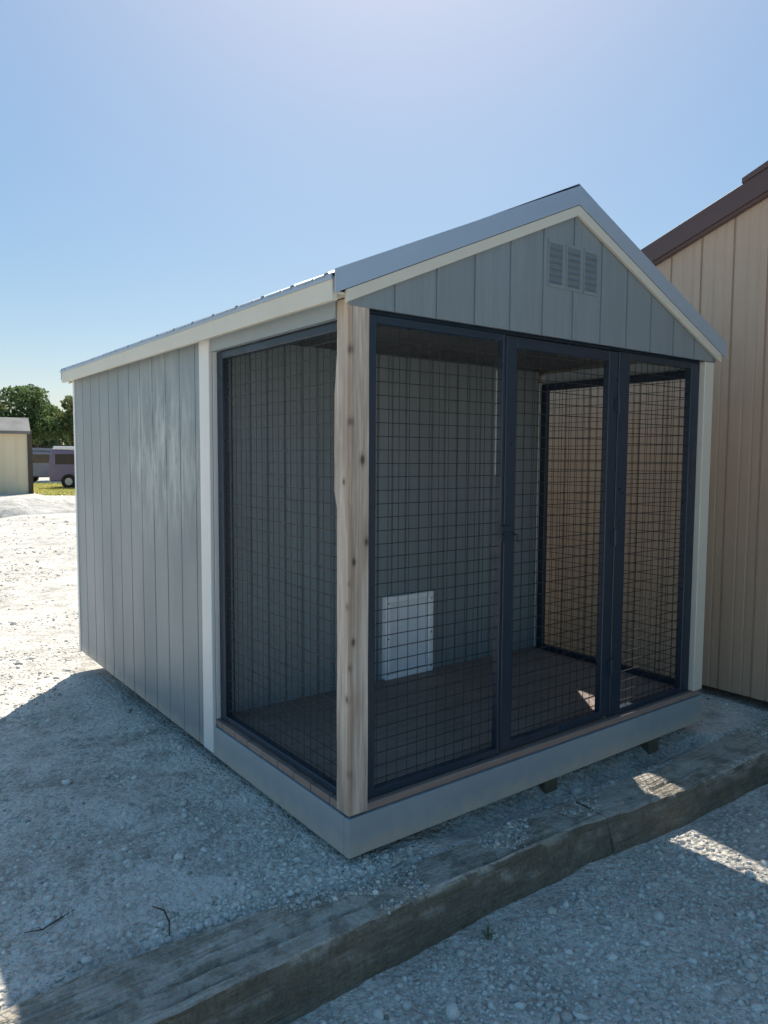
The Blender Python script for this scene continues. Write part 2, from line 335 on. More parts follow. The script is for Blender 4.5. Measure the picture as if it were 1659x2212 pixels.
def gridmesh(name, X, Y, Z, smooth=True):
    ny, nx = X.shape; co = np.stack([X, Y, Z], -1).reshape(-1, 3).astype(np.float32)
    i = np.arange((ny-1)*(nx-1)); r = i//(nx-1); c = i % (nx-1); a = r*nx+c
    q = np.stack([a, a+1, a+nx+1, a+nx], -1).astype(np.int32)
    me = bpy.data.meshes.new(name); me.vertices.add(len(co)); me.vertices.foreach_set('co', co.ravel())
    me.loops.add(q.size); me.loops.foreach_set('vertex_index', q.ravel()); me.polygons.add(len(q))
    me.polygons.foreach_set('loop_start', np.arange(len(q), dtype=np.int32)*4); me.polygons.foreach_set('loop_total', np.full(len(q), 4, np.int32))
    me.update(); me.validate()
    if smooth: me.shade_smooth()
    return me
g = link('gravel_ground', gridmesh('gravel_ground', X, Y, Z), YARD); tag(g, kind='structure')

# kerb: two lengths of old broken concrete
kerb = thing('kerb_beam', 'long low weathered kerb running between the upper yard and the lower gravel lot', 'kerb', (0, 0, 0))
def kerb_piece(x0, x1, seed, dyf, dyb, dz):
    xs = np.arange(x0, x1+1e-6, 0.010)
    prof = []                      # (offset across 0..1 on top from back, then face)
    n_top, n_face = 22, 14
    c = kerb_c(xs)
    front = c - 0.005 + dyf + 0.018*fbm(xs, xs*0+seed, 0.8, 3, seed) + 0.014*fbm(xs, xs*0+3, 0.12, 3, seed+4)
    back = np.full_like(xs, -0.10+dyb) + 0.05*fbm(xs, xs*0+9, 0.5, 3, seed+7)
    back = back + 0.13*(1-sstep(xs, -0.55, 0.1))
    rows_y, rows_z = [], []
    top0 = -0.032 - 0.02*sstep(xs, 0.4, 1.6) + dz
    zb = -0.30
    for j in range(n_top+1):
        t = j/n_top; y = back*(1-t)+front*t
        z = top0 + 0.016*fbm(xs, y*1.0, 0.45, 4, seed+11) + 0.020*fbm(xs*0.35, y, 0.05, 4, seed+12)
        z = z - 0.06*(1-sstep(t+0*xs, 0.0, 0.12))                           # back dips under the gravel
        led = sstep(fbm(xs, y*1.6, 0.7, 3, seed+20), 0.02, 0.05)*sstep(t+0*xs, 0.62, 0.66)
        z = z - 0.0*led - 0.008*sstep(t+0*xs, 0.93, 1.0)
        ck = np.abs(y-(back*0.35+front*0.65) - 0.05*fbm(xs, xs*0+1, 0.4, 3, seed+31)); z = z - 0.016*np.exp(-(ck/0.008)**2)*sstep(vn(xs/0.5, xs*0, seed+40), 0.35, 0.5)
        ck2 = np.abs(y-(back*0.12+front*0.88) - 0.02*fbm(xs, xs*0+4, 0.3, 3, seed+33)); z = z - 0.018*np.exp(-(ck2/0.006)**2)*sstep(vn(xs/0.35, xs*0, seed+41), 0.5, 0.62)
        rows_y.append(y); rows_z.append(z)
    ztop = rows_z[-1]
    for j in range(1, n_face+1):
        t = j/n_face; z = ztop*(1-t)+zb*t
        bul = 0.04*fbm(xs*0.5, z*1.5+xs*0, 0.16, 5, seed+50) + 0.04*fbm(xs*0.3, z, 0.04, 4, seed+51)
        y = front - 0.055*(1-(1-t)**1.7) + bul*0.6
        rows_y.append(y); rows_z.append(z)
    Yk = np.array(rows_y).T; Zk = np.array(rows_z).T; Xk = np.repeat(xs[:, None], Yk.shape[1], 1)
    # the ends close down into the ground
    me = gridmesh('beam', Xk, Yk, Zk)
    bm = bmesh.new(); bm.from_mesh(me); bm.verts.ensure_lookup_table(); w = Yk.shape[1]; n = len(xs)
    for base, ids in ((0, [bm.verts[k] for k in range(w)]), (1, [bm.verts[(n-1)*w+k] for k in range(w)])):
        lowv = [bm.verts.new((v.co.x, v.co.y, -0.32)) for v in ids]
        for k in range(w-1): bm.faces.new((ids[k], ids[k+1], lowv[k+1], lowv[k]) if base else (ids[k+1], ids[k], lowv[k], lowv[k+1]))
    bmesh.ops.recalc_face_normals(bm, faces=bm.faces); bm.to_mesh(me); bm.free(); me.set_sharp_from_angle(angle=R(38))
    return link('beam', me, CONC, kerb)
kp = []
kp.append(kerb_piece(-5.0, 1.13, 3, 0.012, 0.0, 0.0))
kp.append(kerb_piece(1.134, 3.9, 8, 0.0, -0.01, -0.002))
kerb_piece(3.912, 9.0, 15, 0.01, -0.02, -0.01)

# loose chips
ICO = None
def stones(name, pts, rad, tone, mat, flat=0.62):
    t = (1+5**0.5)/2
    v = np.array([(-1,t,0),(1,t,0),(-1,-t,0),(1,-t,0),(0,-1,t),(0,1,t),(0,-1,-t),(0,1,-t),(t,0,-1),(t,0,1),(-t,0,-1),(-t,0,1)], float)
    v /= np.linalg.norm(v[0])
    f = np.array([(0,11,5),(0,5,1),(0,1,7),(0,7,10),(0,10,11),(1,5,9),(5,11,4),(11,10,2),(10,7,6),(7,1,8),(3,9,4),(3,4,2),(3,2,6),(3,6,8),(3,8,9),(4,9,5),(2,4,11),(6,2,10),(8,6,7),(9,8,1)], np.int64)
    n = len(pts); V = np.repeat(v[None], n, 0)*(1+rng.uniform(-0.32, 0.28, (n, 12, 1)))
    V *= np.stack([rng.uniform(0.75, 1.35, n), rng.uniform(0.7, 1.1, n), rng.uniform(0.45, 0.85, n)], -1)[:, None]
    a = rng.uniform(0, 2*np.pi, n); b = rng.normal(0, 0.35, n); ca, sa, cb, sb = np.cos(a), np.sin(a), np.cos(b), np.sin(b)
    x, y, z = V[..., 0], V[..., 1], V[..., 2]
    y, z = y*cb[:, None]-z*sb[:, None], y*sb[:, None]+z*cb[:, None]
    x, y = x*ca[:, None]-y*sa[:, None], x*sa[:, None]+y*ca[:, None]
    V = np.stack([x, y, z], -1)*rad[:, None, None] + pts[:, None]
    F = (f[None]+np.arange(n)[:, None, None]*12).reshape(-1, 3).astype(np.int32)
    me = bpy.data.meshes.new(name); me.vertices.add(n*12); me.vertices.foreach_set('co', V.astype(np.float32).ravel())
    me.loops.add(F.size); me.loops.foreach_set('vertex_index', F.ravel()); me.polygons.add(len(F))
    me.polygons.foreach_set('loop_start', np.arange(len(F), dtype=np.int32)*3); me.polygons.foreach_set('loop_total', np.full(len(F), 3, np.int32))
    at = me.attributes.new('tone', 'FLOAT', 'POINT'); at.data.foreach_set('value', np.repeat(tone, 12).astype(np.float32))
    me.update()
    return link(name, me, mat)
def scatter(n, rmin, rmax, size, region, clump=0.5):
    d = rmin*(rmax/rmin)**rng.uniform(0, 1, n)
    th = yaw + rng.uniform(-0.75, 0.75, n)
    x = CAM.x+d*np.cos(th); y = CAM.y+d*np.sin(th)
    m = region(x, y) & (rng.uniform(0, 1, n) < np.clip(0.5+clump*4*fbm(x, y, 0.55, 4, 77), 0.04, 1))
    x, y, d = x[m], y[m], d[m]
    r = np.exp(rng.normal(np.log(size), 0.42, len(x)))*(1+0.06*d)
    return x, y, r
def mkstones(name, parts, kindlabel):
    x = np.concatenate([p[0] for p in parts]); y = np.concatenate([p[1] for p in parts]); r = np.concatenate([p[2] for p in parts])
    z = gh(x, y)
    o = stones(name, np.stack([x, y, z+r*0.12], -1), r, np.clip(rng.normal(0.74, 0.26, len(x)), 0, 1), STONE)
    tag(o, kindlabel, 'gravel', kind='stuff')
inshed = lambda x, y: (x > -0.02) & (x < 2.46) & (y > -0.0) & (y < 3.7)
yard = lambda x, y: (y > kerb_c(x)+0.13) & ~inshed(x, y) & (x < 3.06)
lot = lambda x, y: (y < kerb_c(x)-0.10)
kb = lambda x, y: (np.abs(y-(kerb_c(x)+0.13)) < 0.09) | (((x < 0.2) & (np.abs(y-(0.05-0.10*sstep(x, -0.6, 0.1))) < 0.09)))
mkstones('yard_gravel', [scatter(75000, 1.7, 26, 0.0052, yard, 1.1), scatter(3500, 1.7, 20, 0.009, yard, 0.9), scatter(70000, 1.7, 6, 0.0058, kb, 0.9), scatter(9000, 1.7, 8, 0.0075, lambda x, y: yard(x, y) & (y < 0.45-0.1*x) & (x < 0.2), 1.2)],
         'pale loose limestone chips lying over the upper yard around the kennel shed')
mkstones('lot_gravel', [scatter(90000, 1.4, 9, 0.0058, lot, 0.25), scatter(7000, 1.4, 9, 0.009, lot, 0.3)],
         'blue grey crushed gravel covering the lower lot in front of the kerb')

# chips lying on the kerb itself
from mathutils.bvhtree import BVHTree
trees = [BVHTree.FromPolygons([tuple(v.co) for v in k.data.vertices], [tuple(p.vertices) for p in k.data.polygons]) for k in kp]
cp, cr = [], []
for i in range(16000):
    x = -1.6+5.0*random.random()**1.3; t = random.random()**1.7
    yb = -0.10+0.13*(1-float(sstep(x, -0.55, 0.1))); y = yb*(1-t)+(float(kerb_c(x))-0.01)*t
    if float(fbm(np.array(x), np.array(y), 0.22, 3, 91)) < -0.02+0.18*t-0.05: continue
    hit = trees[0 if x < 1.132 else 1].ray_cast(Vector((x, y, 0.5)), Vector((0, 0, -1)))
    if hit[0] is None or hit[1].z < 0.6: continue
    rr = math.exp(random.gauss(math.log(0.0042), 0.45)); cp.append((x, y, hit[0].z+rr*0.25)); cr.append(rr)
o = stones('kerb_grit', np.array(cp), np.array(cr), np.clip(rng.normal(0.55, 0.3, len(cr)), 0, 1), STONE)
tag(o, 'small stone chips strewn on top of the long weathered kerb', 'gravel', kind='stuff')

# ------------------------------------------------------------------ the kennel shed
WX, DY, PY, BZ = 2.44, 3.62, 1.235, 0.15
shed = thing('dog_kennel_shed', 'grey wooden kennel shed with black wire mesh porch and pitched metal roof', 'shed')
def zt(x): return 2.676 - 0.433*abs(x-1.22)
def gableb(x): return zt(x)-0.10
# skids and skirt
for x0 in (0.32, 1.17, 2.02): box('skid', x0, x0+0.09, 0.06, DY-0.06, -0.20, 0.0, TREAT, shed, 0.004)
box('skirt_board', 0.0, WX, 0.0, 0.032, 0.0, BZ, GREYS, shed, 0.003)
box('skirt_board', 0.0, 0.032, 0.034, 1.205, 0.0, BZ, GREYS, shed, 0.003)
box('skirt_board', WX-0.032, WX, 0.034, 1.205, 0.0, BZ, GREYS, shed, 0.003)
# floorboards run along x
y = 0.012; nb = 0
fme = None
while y < PY-0.01:
    w = min(0.138, PY-y-0.002)
    if fme is None or w < 0.137:
        bm = bmesh.new(); bm_box(bm, 0, WX-0.02, 0, w-0.005, 0, 0.03); me = to_mesh('floor_board', bm, 0.002); me.materials.append(FLOORM)
        if fme is None: fme = me
    else: me = fme
    o = link('floor_board', me, None, shed, (0.01, y, BZ+0.002+random.uniform(0, 0.0015))); y += 0.138
box('subfloor', 0.04, WX-0.04, PY+0.004, DY-0.04, 0.02, BZ, FLOORM, shed, 0.002)
FZ = BZ+0.034
# corner post with waney edges
def rough_post(name, x0, y0, w, z0, z1, mat, seed, wane):
    n = 110; rs = []
    for i in range(n+1):
        z = z0+(z1-z0)*i/n; t = z
        e = [0.004+0.004*math.sin(t*9+seed), 0.004, 0.004, 0.004]
        if wane:
            s = max(0, min(1, (t-1.30)/0.06)) ; s *= 1 if t < 1.72 else max(0, 1-(t-1.72)/0.15)
            ex = 0.013*s + 0.004*float(fbm(np.array(t), np.array(seed*1.0), 0.12, 3, 4))
        else: ex = 0
        ch = 0.006+0.008*abs(float(fbm(np.array(t), np.array(5.0+seed), 0.25, 4, 2)))
        x1, y1 = x0+w, y0+w
        rs.append([(x0+ch, y0, z), (x1-ch*0.7, y0, z), (x1, y0+ch*0.7, z), (x1, y1-ch, z), (x1-ch, y1, z), (x0+ch, y1+ex, z), (x0-ex*0.25, y1-ch+ex, z), (x0, y0+ch, z)])
    bm = bmesh.new(); R_ = [[bm.verts.new(p) for p in r] for r in rs]
    for a, b in zip(R_, R_[1:]):
        for k in range(8): bm.faces.new((a[k], a[(k+1) % 8], b[(k+1) % 8], b[k]))
    bm.faces.new(R_[0][::-1]); bm.faces.new(R_[-1])
    return link(name, to_mesh(name, bm), mat, shed)
o = rough_post('corner_post', 0.004, 0.004, 0.088, BZ+0.012, 2.05, POST, 1.0, True); o['label'] = 'bare knotty timber corner post'
box('corner_post', WX-0.092, WX-0.003, 0.004, 0.06, BZ+0.036, 2.02, CREAM, shed, 0.003)['label'] = 'pale painted corner post at the right'
# siding boards ---------------------------------------------------------
def board_mesh(w, h, th=0.014, g=0.008, dep=0.0055):
    """flat board with a rebated groove along its right edge; local x = width, y = thickness (outwards -y), z = up"""
    bm = bmesh.new(); prof = [(0, 0), (0.0015, -th), (w-g-0.0035, -th), (w-g, -th+dep), (w, -th+dep), (w, 0)]
    A = [bm.verts.new((p[0], p[1], 0)) for p in prof]; B = [bm.verts.new((p[0], p[1], h)) for p in prof]
    bm.faces.new(A[::-1]); bm.faces.new(B)
    for i in range(len(prof)): bm.faces.new((A[i], A[(i+1) % 6], B[(i+1) % 6], B[i]))
    return to_mesh('siding_board', bm)
def board_run(x0, y0, dx, dy, length, z0, z1, mat, parent, pitch=0.2025, rot=None, top=None, phase=0.0, **kw):
    """boards along direction (dx,dy); outward normal is to the right of travel"""
    ang = math.atan2(dy, dx); s = 0.0; cache = {}
    first = pitch-phase if phase else pitch
    w = first
    while s < length-0.004:
        w = min(w, length-s)
        if top is None:
            k = round(w, 4)
            if k not in cache:
                me = board_mesh(w, z1-z0, **kw); me.materials.append(mat); cache[k] = me
            o = link('siding_board', cache[k], None, parent, (x0+dx*s, y0+dy*s, z0))
        else:
            o = link('siding_board', top(s, w), mat, parent, (x0+dx*s, y0+dy*s, z0))
        o.rotation_euler = (0, 0, ang)
        s += w; w = pitch
# left wall: travel -y, outward normal = right of travel = -x
TRW = 0.115
board_run(0.014, DY-0.03, 0, -1, DY-0.03-(PY+0.062), 0.012, 2.06, GREY_SHEEN, shed)
board_run(WX-0.014, PY+0.062, 0, 1, DY-0.03-(PY+0.062), 0.012, 2.06, GREY, shed)
# porch back wall faces -y: travel +x
board_run(0.03, PY, 1, 0, WX-0.06, FZ-0.002, 2.085, GREY, shed, 0.1015, g=0.012, dep=0.011)
# rear wall faces +y: travel -x with gable
def gable_top(x_of, z0):
    def f(s, w):
        g = 0.010; th = 0.014
        bm = bmesh.new(); xa, xb = x_of(s), x_of(s+w)
        xs = [(0, 0, xa)]
        prof = [(0, 0), (0.0015, -th), (w-g-0.0025, -th), (w-g, -th+0.0055), (w, -th+0.0055), (w, 0)]
        cols = sorted(set([0.0015, w-g-0.0025] + ([s_ for s_ in [abs(1.22-xa)] if 0.003 < s_ < w-g-0.004 and (xa-1.22)*(xb-1.22) < 0])))
        tz = lambda lx: gableb(xa+(xb-xa)*lx/w)-z0
        A = [bm.verts.new((p[0], p[1], 0)) for p in prof]; B = [bm.verts.new((p[0], p[1], tz(p[0]))) for p in prof]
        mid = None
        if len(cols) == 3:
            mid = bm.verts.new((cols[1], -th, tz(cols[1]))); midb = bm.verts.new((cols[1], 0, tz(cols[1])))
        n = 6
        for i in range(n):
            j = (i+1) % n
            if mid and i == 1: bm.faces.new((A[i], A[j], B[j], mid, B[i]))
            elif mid and i == 5: bm.faces.new((A[i], A[j], B[j], midb, B[i]))
            else: bm.faces.new((A[i], A[j], B[j], B[i]))
        bm.faces.new(A[::-1])
        if mid: bm.faces.new((B[0], B[1], mid, midb)); bm.faces.new((midb, mid, B[2], B[3], B[4], B[5]))
        else: bm.faces.new(B)
        return to_mesh('siding_board', bm)
    return f
board_run(WX, DY-0.014, -1, 0, WX, 0.012, 2.06, GREY, shed, top=gable_top(lambda s: WX-s, 0.012))
GZ = 2.022
board_run(0.0, 0.014, 1, 0, WX, GZ, 2.3, GREY, shed, pitch=0.2025, top=gable_top(lambda s: s, GZ), phase=0.0)
# lining behind gable boards and walls (sheathing)
prism('sheathing', [(0.02, GZ+0.01), (WX-0.02, GZ+0.01), (WX-0.02, gableb(0.02)-0.01), (1.22, gableb(1.22)-0.01), (0.02, gableb(0.02)-0.01)], 'y', 0.0165, 0.03, DARK, shed)
box('sheathing', 0.03, WX-0.03, PY+0.003, PY+0.02, FZ, 2.10, DARK, shed, 0)
box('sheathing', 0.017, 0.032, PY+0.03, DY-0.05, 0.03, 2.07, DARK, shed, 0)
box('sheathing', WX-0.032, WX-0.017, PY+0.03, DY-0.05, 0.03, 2.07, DARK, shed, 0)
# trim boards
o = box('corner_trim', -0.008, 0.012, PY-0.052, PY-0.052+TRW, 0.012, 2.05, WHITE, shed, 0.003); o['label'] = 'white painted vertical trim board'
box('corner_trim', 0.014, 0.05, PY-0.052, PY-0.004, FZ, 2.0, WHITE, shed, 0.002)
box('corner_trim', WX-0.012, WX+0.008, PY-0.052, PY-0.052+TRW, 0.012, 2.05, CREAM, shed, 0.003)
box('corner_trim', -0.008, 0.010, DY-0.03, DY+0.006, 0.012, 2.05, WHITE, shed, 0.003)
box('corner_trim', WX-0.010, WX+0.008, DY-0.03, DY+0.006, 0.012, 2.05, WHITE, shed, 0.003)
box('corner_trim', WX-0.002-0.045, WX-0.016, PY-0.040, PY-0.016, FZ, 2.0, WHITE, shed, 0.002)
box('corner_trim', 0.052, 0.078, PY-0.036, PY-0.016, FZ, 2.0, WHITE, shed, 0.002)
# headers
box('header_board', 0.0, 0.03, 0.094, PY-0.054, 1.990, 2.06, GREYS, shed, 0.002)
box('header_board', WX-0.03, WX, 0.062, PY-0.054, 1.985, 2.06, GREYS, shed, 0.002)
box('header_board', 0.094, WX-0.094, 0.036, 0.090, 2.0125, 2.045, BLACK, shed, 0.002)
# ceiling boards of the porch
x = 0.035
while x < WX-0.05:
    w = min(0.30, WX-0.035-x); box('ceiling_board', x, x+w-0.004, 0.078, PY-0.002, 2.072, 2.084, CEIL, shed, 0.001); x += 0.30
# roof ----------------------------------------------------------------
XO = 0.072; YF, YR = -0.022, DY+0.06
def roof_sheet(side, ya, yb):
    """ribbed sheet metal lying on one slope"""
    ys = []; n = int(round((yb-ya)/0.2286)) or 1; p = (yb-ya)/n
    prof = []
    for k in range(n):
        b = ya+k*p; prof += [(b, 0.0), (b+0.02, 0.0), (b+0.03, 0.008), (b+0.05, 0.008), (b+0.06, 0.0), (b+0.12, 0.0), (b+0.125, 0.004), (b+0.135, 0.004), (b+0.14, 0)]
    prof.append((yb, 0.0))
    xa = 1.22; xb = (WX+XO+0.012) if side > 0 else (-XO-0.012)
    bm = bmesh.new(); th = 0.0025
    rows = []
    for (xx, off) in ((xa, 0), (xb, 0)):
        rows.append([bm.verts.new((xx, yy, zt(xx)+zz+0.004)) for yy, zz in prof]); rows.append([bm.verts.new((xx, yy, zt(xx)+zz+0.004-th)) for yy, zz in prof])
    m_ = len(prof)
    for i in range(m_-1):
        bm.faces.new((rows[0][i], rows[0][i+1], rows[2][i+1], rows[2][i])); bm.faces.new((rows[1][i], rows[1][i+1], rows[3][i+1], rows[3][i]))
        bm.faces.new((rows[2][i], rows[2][i+1], rows[3][i+1], rows[3][i]))
    return link('roof_sheet', to_mesh('roof_sheet', bm), METAL, shed)
for side in (-1, 1):
    for k in range(4): roof_sheet(side, YF+0.004+k*0.932, YF+0.004+(k+1)*0.932-0.001)
    # deck under the sheets
    s = side; xe = 1.22+s*(1.22+XO-0.004)
    prism('roof_deck', [(1.22, zt(1.22)-0.002), (xe, zt(xe)-0.002), (xe, zt(xe)-0.030), (1.22, zt(1.22)-0.030)], 'y', YF+0.03, YR-0.03, DARK, shed, 0)
    # fascia along the eave
    xf = -XO if s < 0 else WX+XO-0.022
    box('fascia_board', xf, xf+0.022, YF+0.024, YR-0.012, 2.030, zt(xe)-0.006, CREAM, shed, 0.002)
    box('soffit_board', min(xf+0.022*(s < 0), 1.22+s*1.222), max(xf, 1.22+s*1.222) if s > 0 else -0.001, YF+0.02, YR-0.02, 2.052, 2.062, CREAM, shed, 0.001)
    # drip edge
    xo = -XO-0.006 if s < 0 else WX+XO+0.001
    box('drip_edge', xo, xo+0.005, YF+0.02, YR, zt(xe)-0.018, zt(xe)+0.002, METAL, shed, 0)
    for yy, d in ((YF, 1), (YR, -1)):
        # metal rake trim and white rake board below it
        xq = 1.22+s*(1.22+XO+0.002)
        p = [(1.22, zt(1.22)+0.016), (xq, zt(xq)+0.016), (xq, zt(xq)-0.066), (1.22, zt(1.22)-0.066)]
        prism('rake_trim', p, 'y', yy, yy+0.006*d, METAL, shed, 0.001)
        xw = 1.22+s*1.243; p2 = [(1.22, zt(1.22)-0.068), (xw, zt(xw)-0.068), (xw, zt(xw)-0.112), (1.22, zt(1.22)-0.112)]
        o = prism('rake_board', p2, 'y', yy+0.003*d, yy+0.020*d, CREAM, shed, 0.0015)
prism('ridge_cap', [(1.22-0.13, zt(1.09)+0.0245), (1.22, zt(1.22)+0.0265), (1.22+0.13, zt(1.09)+0.0245), (1.22+0.13, zt(1.09)+0.0232), (1.22, zt(1.22)+0.0245), (1.22-0.13, zt(1.09)+0.0232)], 'y', YF+0.008, YR-0.008, METAL, shed, 0)
# gable vent: three louvred openings
for k, xa in enumerate((1.045, 1.168, 1.288)):
    fr = boxes('gable_vent', [(xa-0.008, xa, -0.0035, 0.004, 2.235, 2.435), (xa+0.086, xa+0.094, -0.0035, 0.004, 2.235, 2.435), (xa, xa+0.086, -0.0035, 0.004, 2.421, 2.435), (xa, xa+0.086, -0.0035, 0.004, 2.235, 2.249)], GREY, shed)
    box('vent_backing', xa, xa+0.086, -0.0022, -0.0012, 2.249, 2.421, LOUV, fr, 0)
    for j in range(6):
        z0 = 2.253+j*0.028
        prism('louvre_slat', [(-0.0065, z0), (-0.0030, z0+0.006), (-0.0030, z0+0.008), (-0.0068, z0+0.002)], 'x', xa+0.001, xa+0.085, LOUV, fr, 0)
# mesh panels ---------------------------------------------------------
def mesh_panel(name, axis, c, a0, a1, z0, z1, fw_=(0.035, 0.035, 0.035, 0.035), th=0.036, grid=0.0508, wr=0.0012, label=None, phase=0.0):
    """frame of square tube with welded wire; axis 'x' = panel runs along x at y=c, 'y' = runs along y at x=c"""
    def bx_(a, b, d0, d1, za, zb): return (a, b, c+d0, c+d1, za, zb) if axis == 'x' else (c+d0, c+d1, a, b, za, zb)
    fl, fr_, fb, ft = fw_; h = th/2
    o = bpy.data.objects.new(name, None); COL.objects.link(o); o.parent = shed
    if label: o['label'] = label
    for (a, b, za, zb) in ((a0, a0+fl, z0, z1), (a1-fr_, a1, z0, z1), (a0+fl, a1-fr_, z0, z0+fb), (a0+fl, a1-fr_, z1-ft, z1)):
        v = bx_(a, b, -h, h, za, zb); box('frame_rail', *v, BLACK, o, 0.003)
    lst = []
    a = a0+fl+0.02+phase
    while a < a1-fr_-0.005: lst.append(bx_(a-wr*0.75, a+wr*0.75, -wr*0.85, wr*0.85, z0+fb-0.004, z1-ft+0.004)); a += grid
    z = z0+fb+0.03
    while z < z1-ft-0.005: lst.append(bx_(a0+fl-0.004, a1-fr_+0.004, -wr*2.9, -wr*0.95, z-wr*1.35, z+wr*1.35)); z += grid
    w = boxes('wire_mesh', lst, WIREM, o); w['kind'] = 'stuff'
    return o
mesh_panel('mesh_panel', 'x', 0.052, 0.094, 0.827, FZ+0.001, 2.012, (0.050, 0.018, 0.032, 0.034), label='left mesh panel of the porch front')
door = mesh_panel('mesh_door', 'x', 0.052, 0.831, 1.610, FZ+0.012, 2.008, (0.064, 0.070, 0.036, 0.050), label='framed mesh door in the middle of the porch front')
mesh_panel('mesh_panel', 'x', 0.052, 1.617, WX-0.094, FZ+0.001, 2.012, (0.090, 0.082, 0.030, 0.036), label='right mesh panel of the porch front')
mesh_panel('mesh_panel', 'y', 0.050, 0.095, PY-0.056, FZ+0.001, 1.988, (0.022, 0.060, 0.030, 0.035), label='mesh panel of the left porch side', phase=0.01)
mesh_panel('mesh_panel', 'y', WX-0.052, 0.075, PY-0.056, FZ+0.001, 1.985, (0.055, 0.050, 0.035, 0.045), label='mesh panel of the right porch side', phase=0.02)
# latch and hinges on the door
def latch():
    bm = bmesh.new(); bm_box(bm, 0.798, 0.852, 0.016, 0.0335, 1.13, 1.20); bm_box(bm, 0.808, 0.870, 0.006, 0.016, 1.155, 1.170); tube(bm, [(0.863, 0.006, 1.162), (0.863, -0.014, 1.162), (0.863, -0.014, 1.13)], 0.005, 6)
    return link('latch', to_mesh('latch', bm, 0), BLACK, door)
latch()
for z in (0.45, 1.1, 1.75):
    bm = bmesh.new(); tube(bm, [(1.6135, 0.028, z-0.04), (1.6135, 0.028, z+0.04)], 0.007, 8); bm_box(bm, 1.588, 1.612, 0.0300, 0.0335, z-0.03, z+0.03); bm_box(bm, 1.615, 1.639, 0.0300, 0.0335, z-0.03, z+0.03)
    link('hinge', to_mesh('hinge', bm), BLACK, door)
# dog door in the porch back wall
dd = boxes('dog_door', [(1.072, 1.108, PY-0.052, PY-0.010, 0.185, 0.678), (1.402, 1.438, PY-0.052, PY-0.010, 0.185, 0.678), (1.108, 1.402, PY-0.052, PY-0.010, 0.642, 0.678), (1.108, 1.402, PY-0.052, PY-0.010, 0.185, 0.215)], VINYL, shed, 0.004)
dd['label'] = 'white dog door low in the back wall'
boxes('screw', [(x_-0.004, x_+0.004, PY-0.0540, PY-0.0518, z_-0.004, z_+0.004) for x_ in (1.09, 1.42) for z_ in (0.22, 0.43, 0.64)], BLACK, dd)['kind'] = 'stuff'
fl = boxes('flap', [(1.114, 1.396, PY-0.026, PY-0.021, 0.221, 0.642)] + [(1.118, 1.392, PY-0.0285, PY-0.0262, 0.240+0.062*k, 0.246+0.062*k) for k in range(7)], plain('cloudy_flap_plastic', (0.80, 0.84, 0.88), 0.25, var=0.08, scale=9), dd, 0.0006)
# narrow white window in the back wall
wn = boxes('window', [(1.985, 2.022, PY-0.034, PY-0.008, 1.38, 2.055), (2.113, 2.14, PY-0.034, PY-0.008, 1.38, 2.055), (2.022, 2.113, PY-0.034, PY-0.008, 2.018, 2.055), (2.022, 2.113, PY-0.034, PY-0.008, 1.38, 1.417)], VINYL, shed, 0.002)
wn['label'] = 'narrow white framed window in the back wall'
box('pane', 2.022, 2.113, PY-0.024, PY-0.018, 1.417, 2.018, VINYL, wn, 0)

# ------------------------------------------------------------------ tan building on the right
BX = 3.08
barn = thing('tan_shed', 'tall tan wooden shed with dark brown sloping roof edge at the right', 'shed', (0, 0, 0))
def bz(y): return 3.215 - 0.345*abs(y+0.9) if False else 3.175 - 0.345*(y-0.07) if y > -0.9 else 3.175-0.345*(-0.97)-0.345*(-0.9-y)
BY0, BY1 = -4.7, 2.9
y = BY1; pitch = 0.2135
# board joints fall at y = 0.676, 0.462, 0.249 ...
off = (BY1-0.676) % pitch
first = True
while y > BY0+0.01:
    w = (off if first and off > 0.01 else pitch); first = False
    w = min(w, y-BY0); ya, yb = y, y-w
    th = 0.016; g = 0.012
    prof = [(0, 0), (0.0015, -th)] + ([(w*0.34, -th), (w*0.36, -th+0.003), (w*0.40, -th+0.003), (w*0.42, -th), (w*0.66, -th), (w*0.68, -th+0.003), (w*0.72, -th+0.003), (w*0.74, -th)] if w > 0.1 else []) + [(w-g-0.003, -th), (w-g, -th+0.011), (w, -th+0.011), (w, 0)]
    bm = bmesh.new(); T = lambda s: bz(ya-s)-0.06-0.0
    A = [bm.verts.new((BX+0.016+p[1], ya-p[0], 0.0)) for p in prof]; B = [bm.verts.new((BX+0.016+p[1], ya-p[0], T(p[0]))) for p in prof]
    bm.faces.new(A[::-1]); bm.faces.new(B)
    for i in range(len(prof)): bm.faces.new((A[i], A[(i+1) % len(prof)], B[(i+1) % len(prof)], B[i]))
    me = to_mesh('siding_board', bm); me.transform(Matrix.Translation((-BX, -ya, 0)))
    link('siding_board', me, TAN, barn, (BX, ya, 0.0)); y -= w
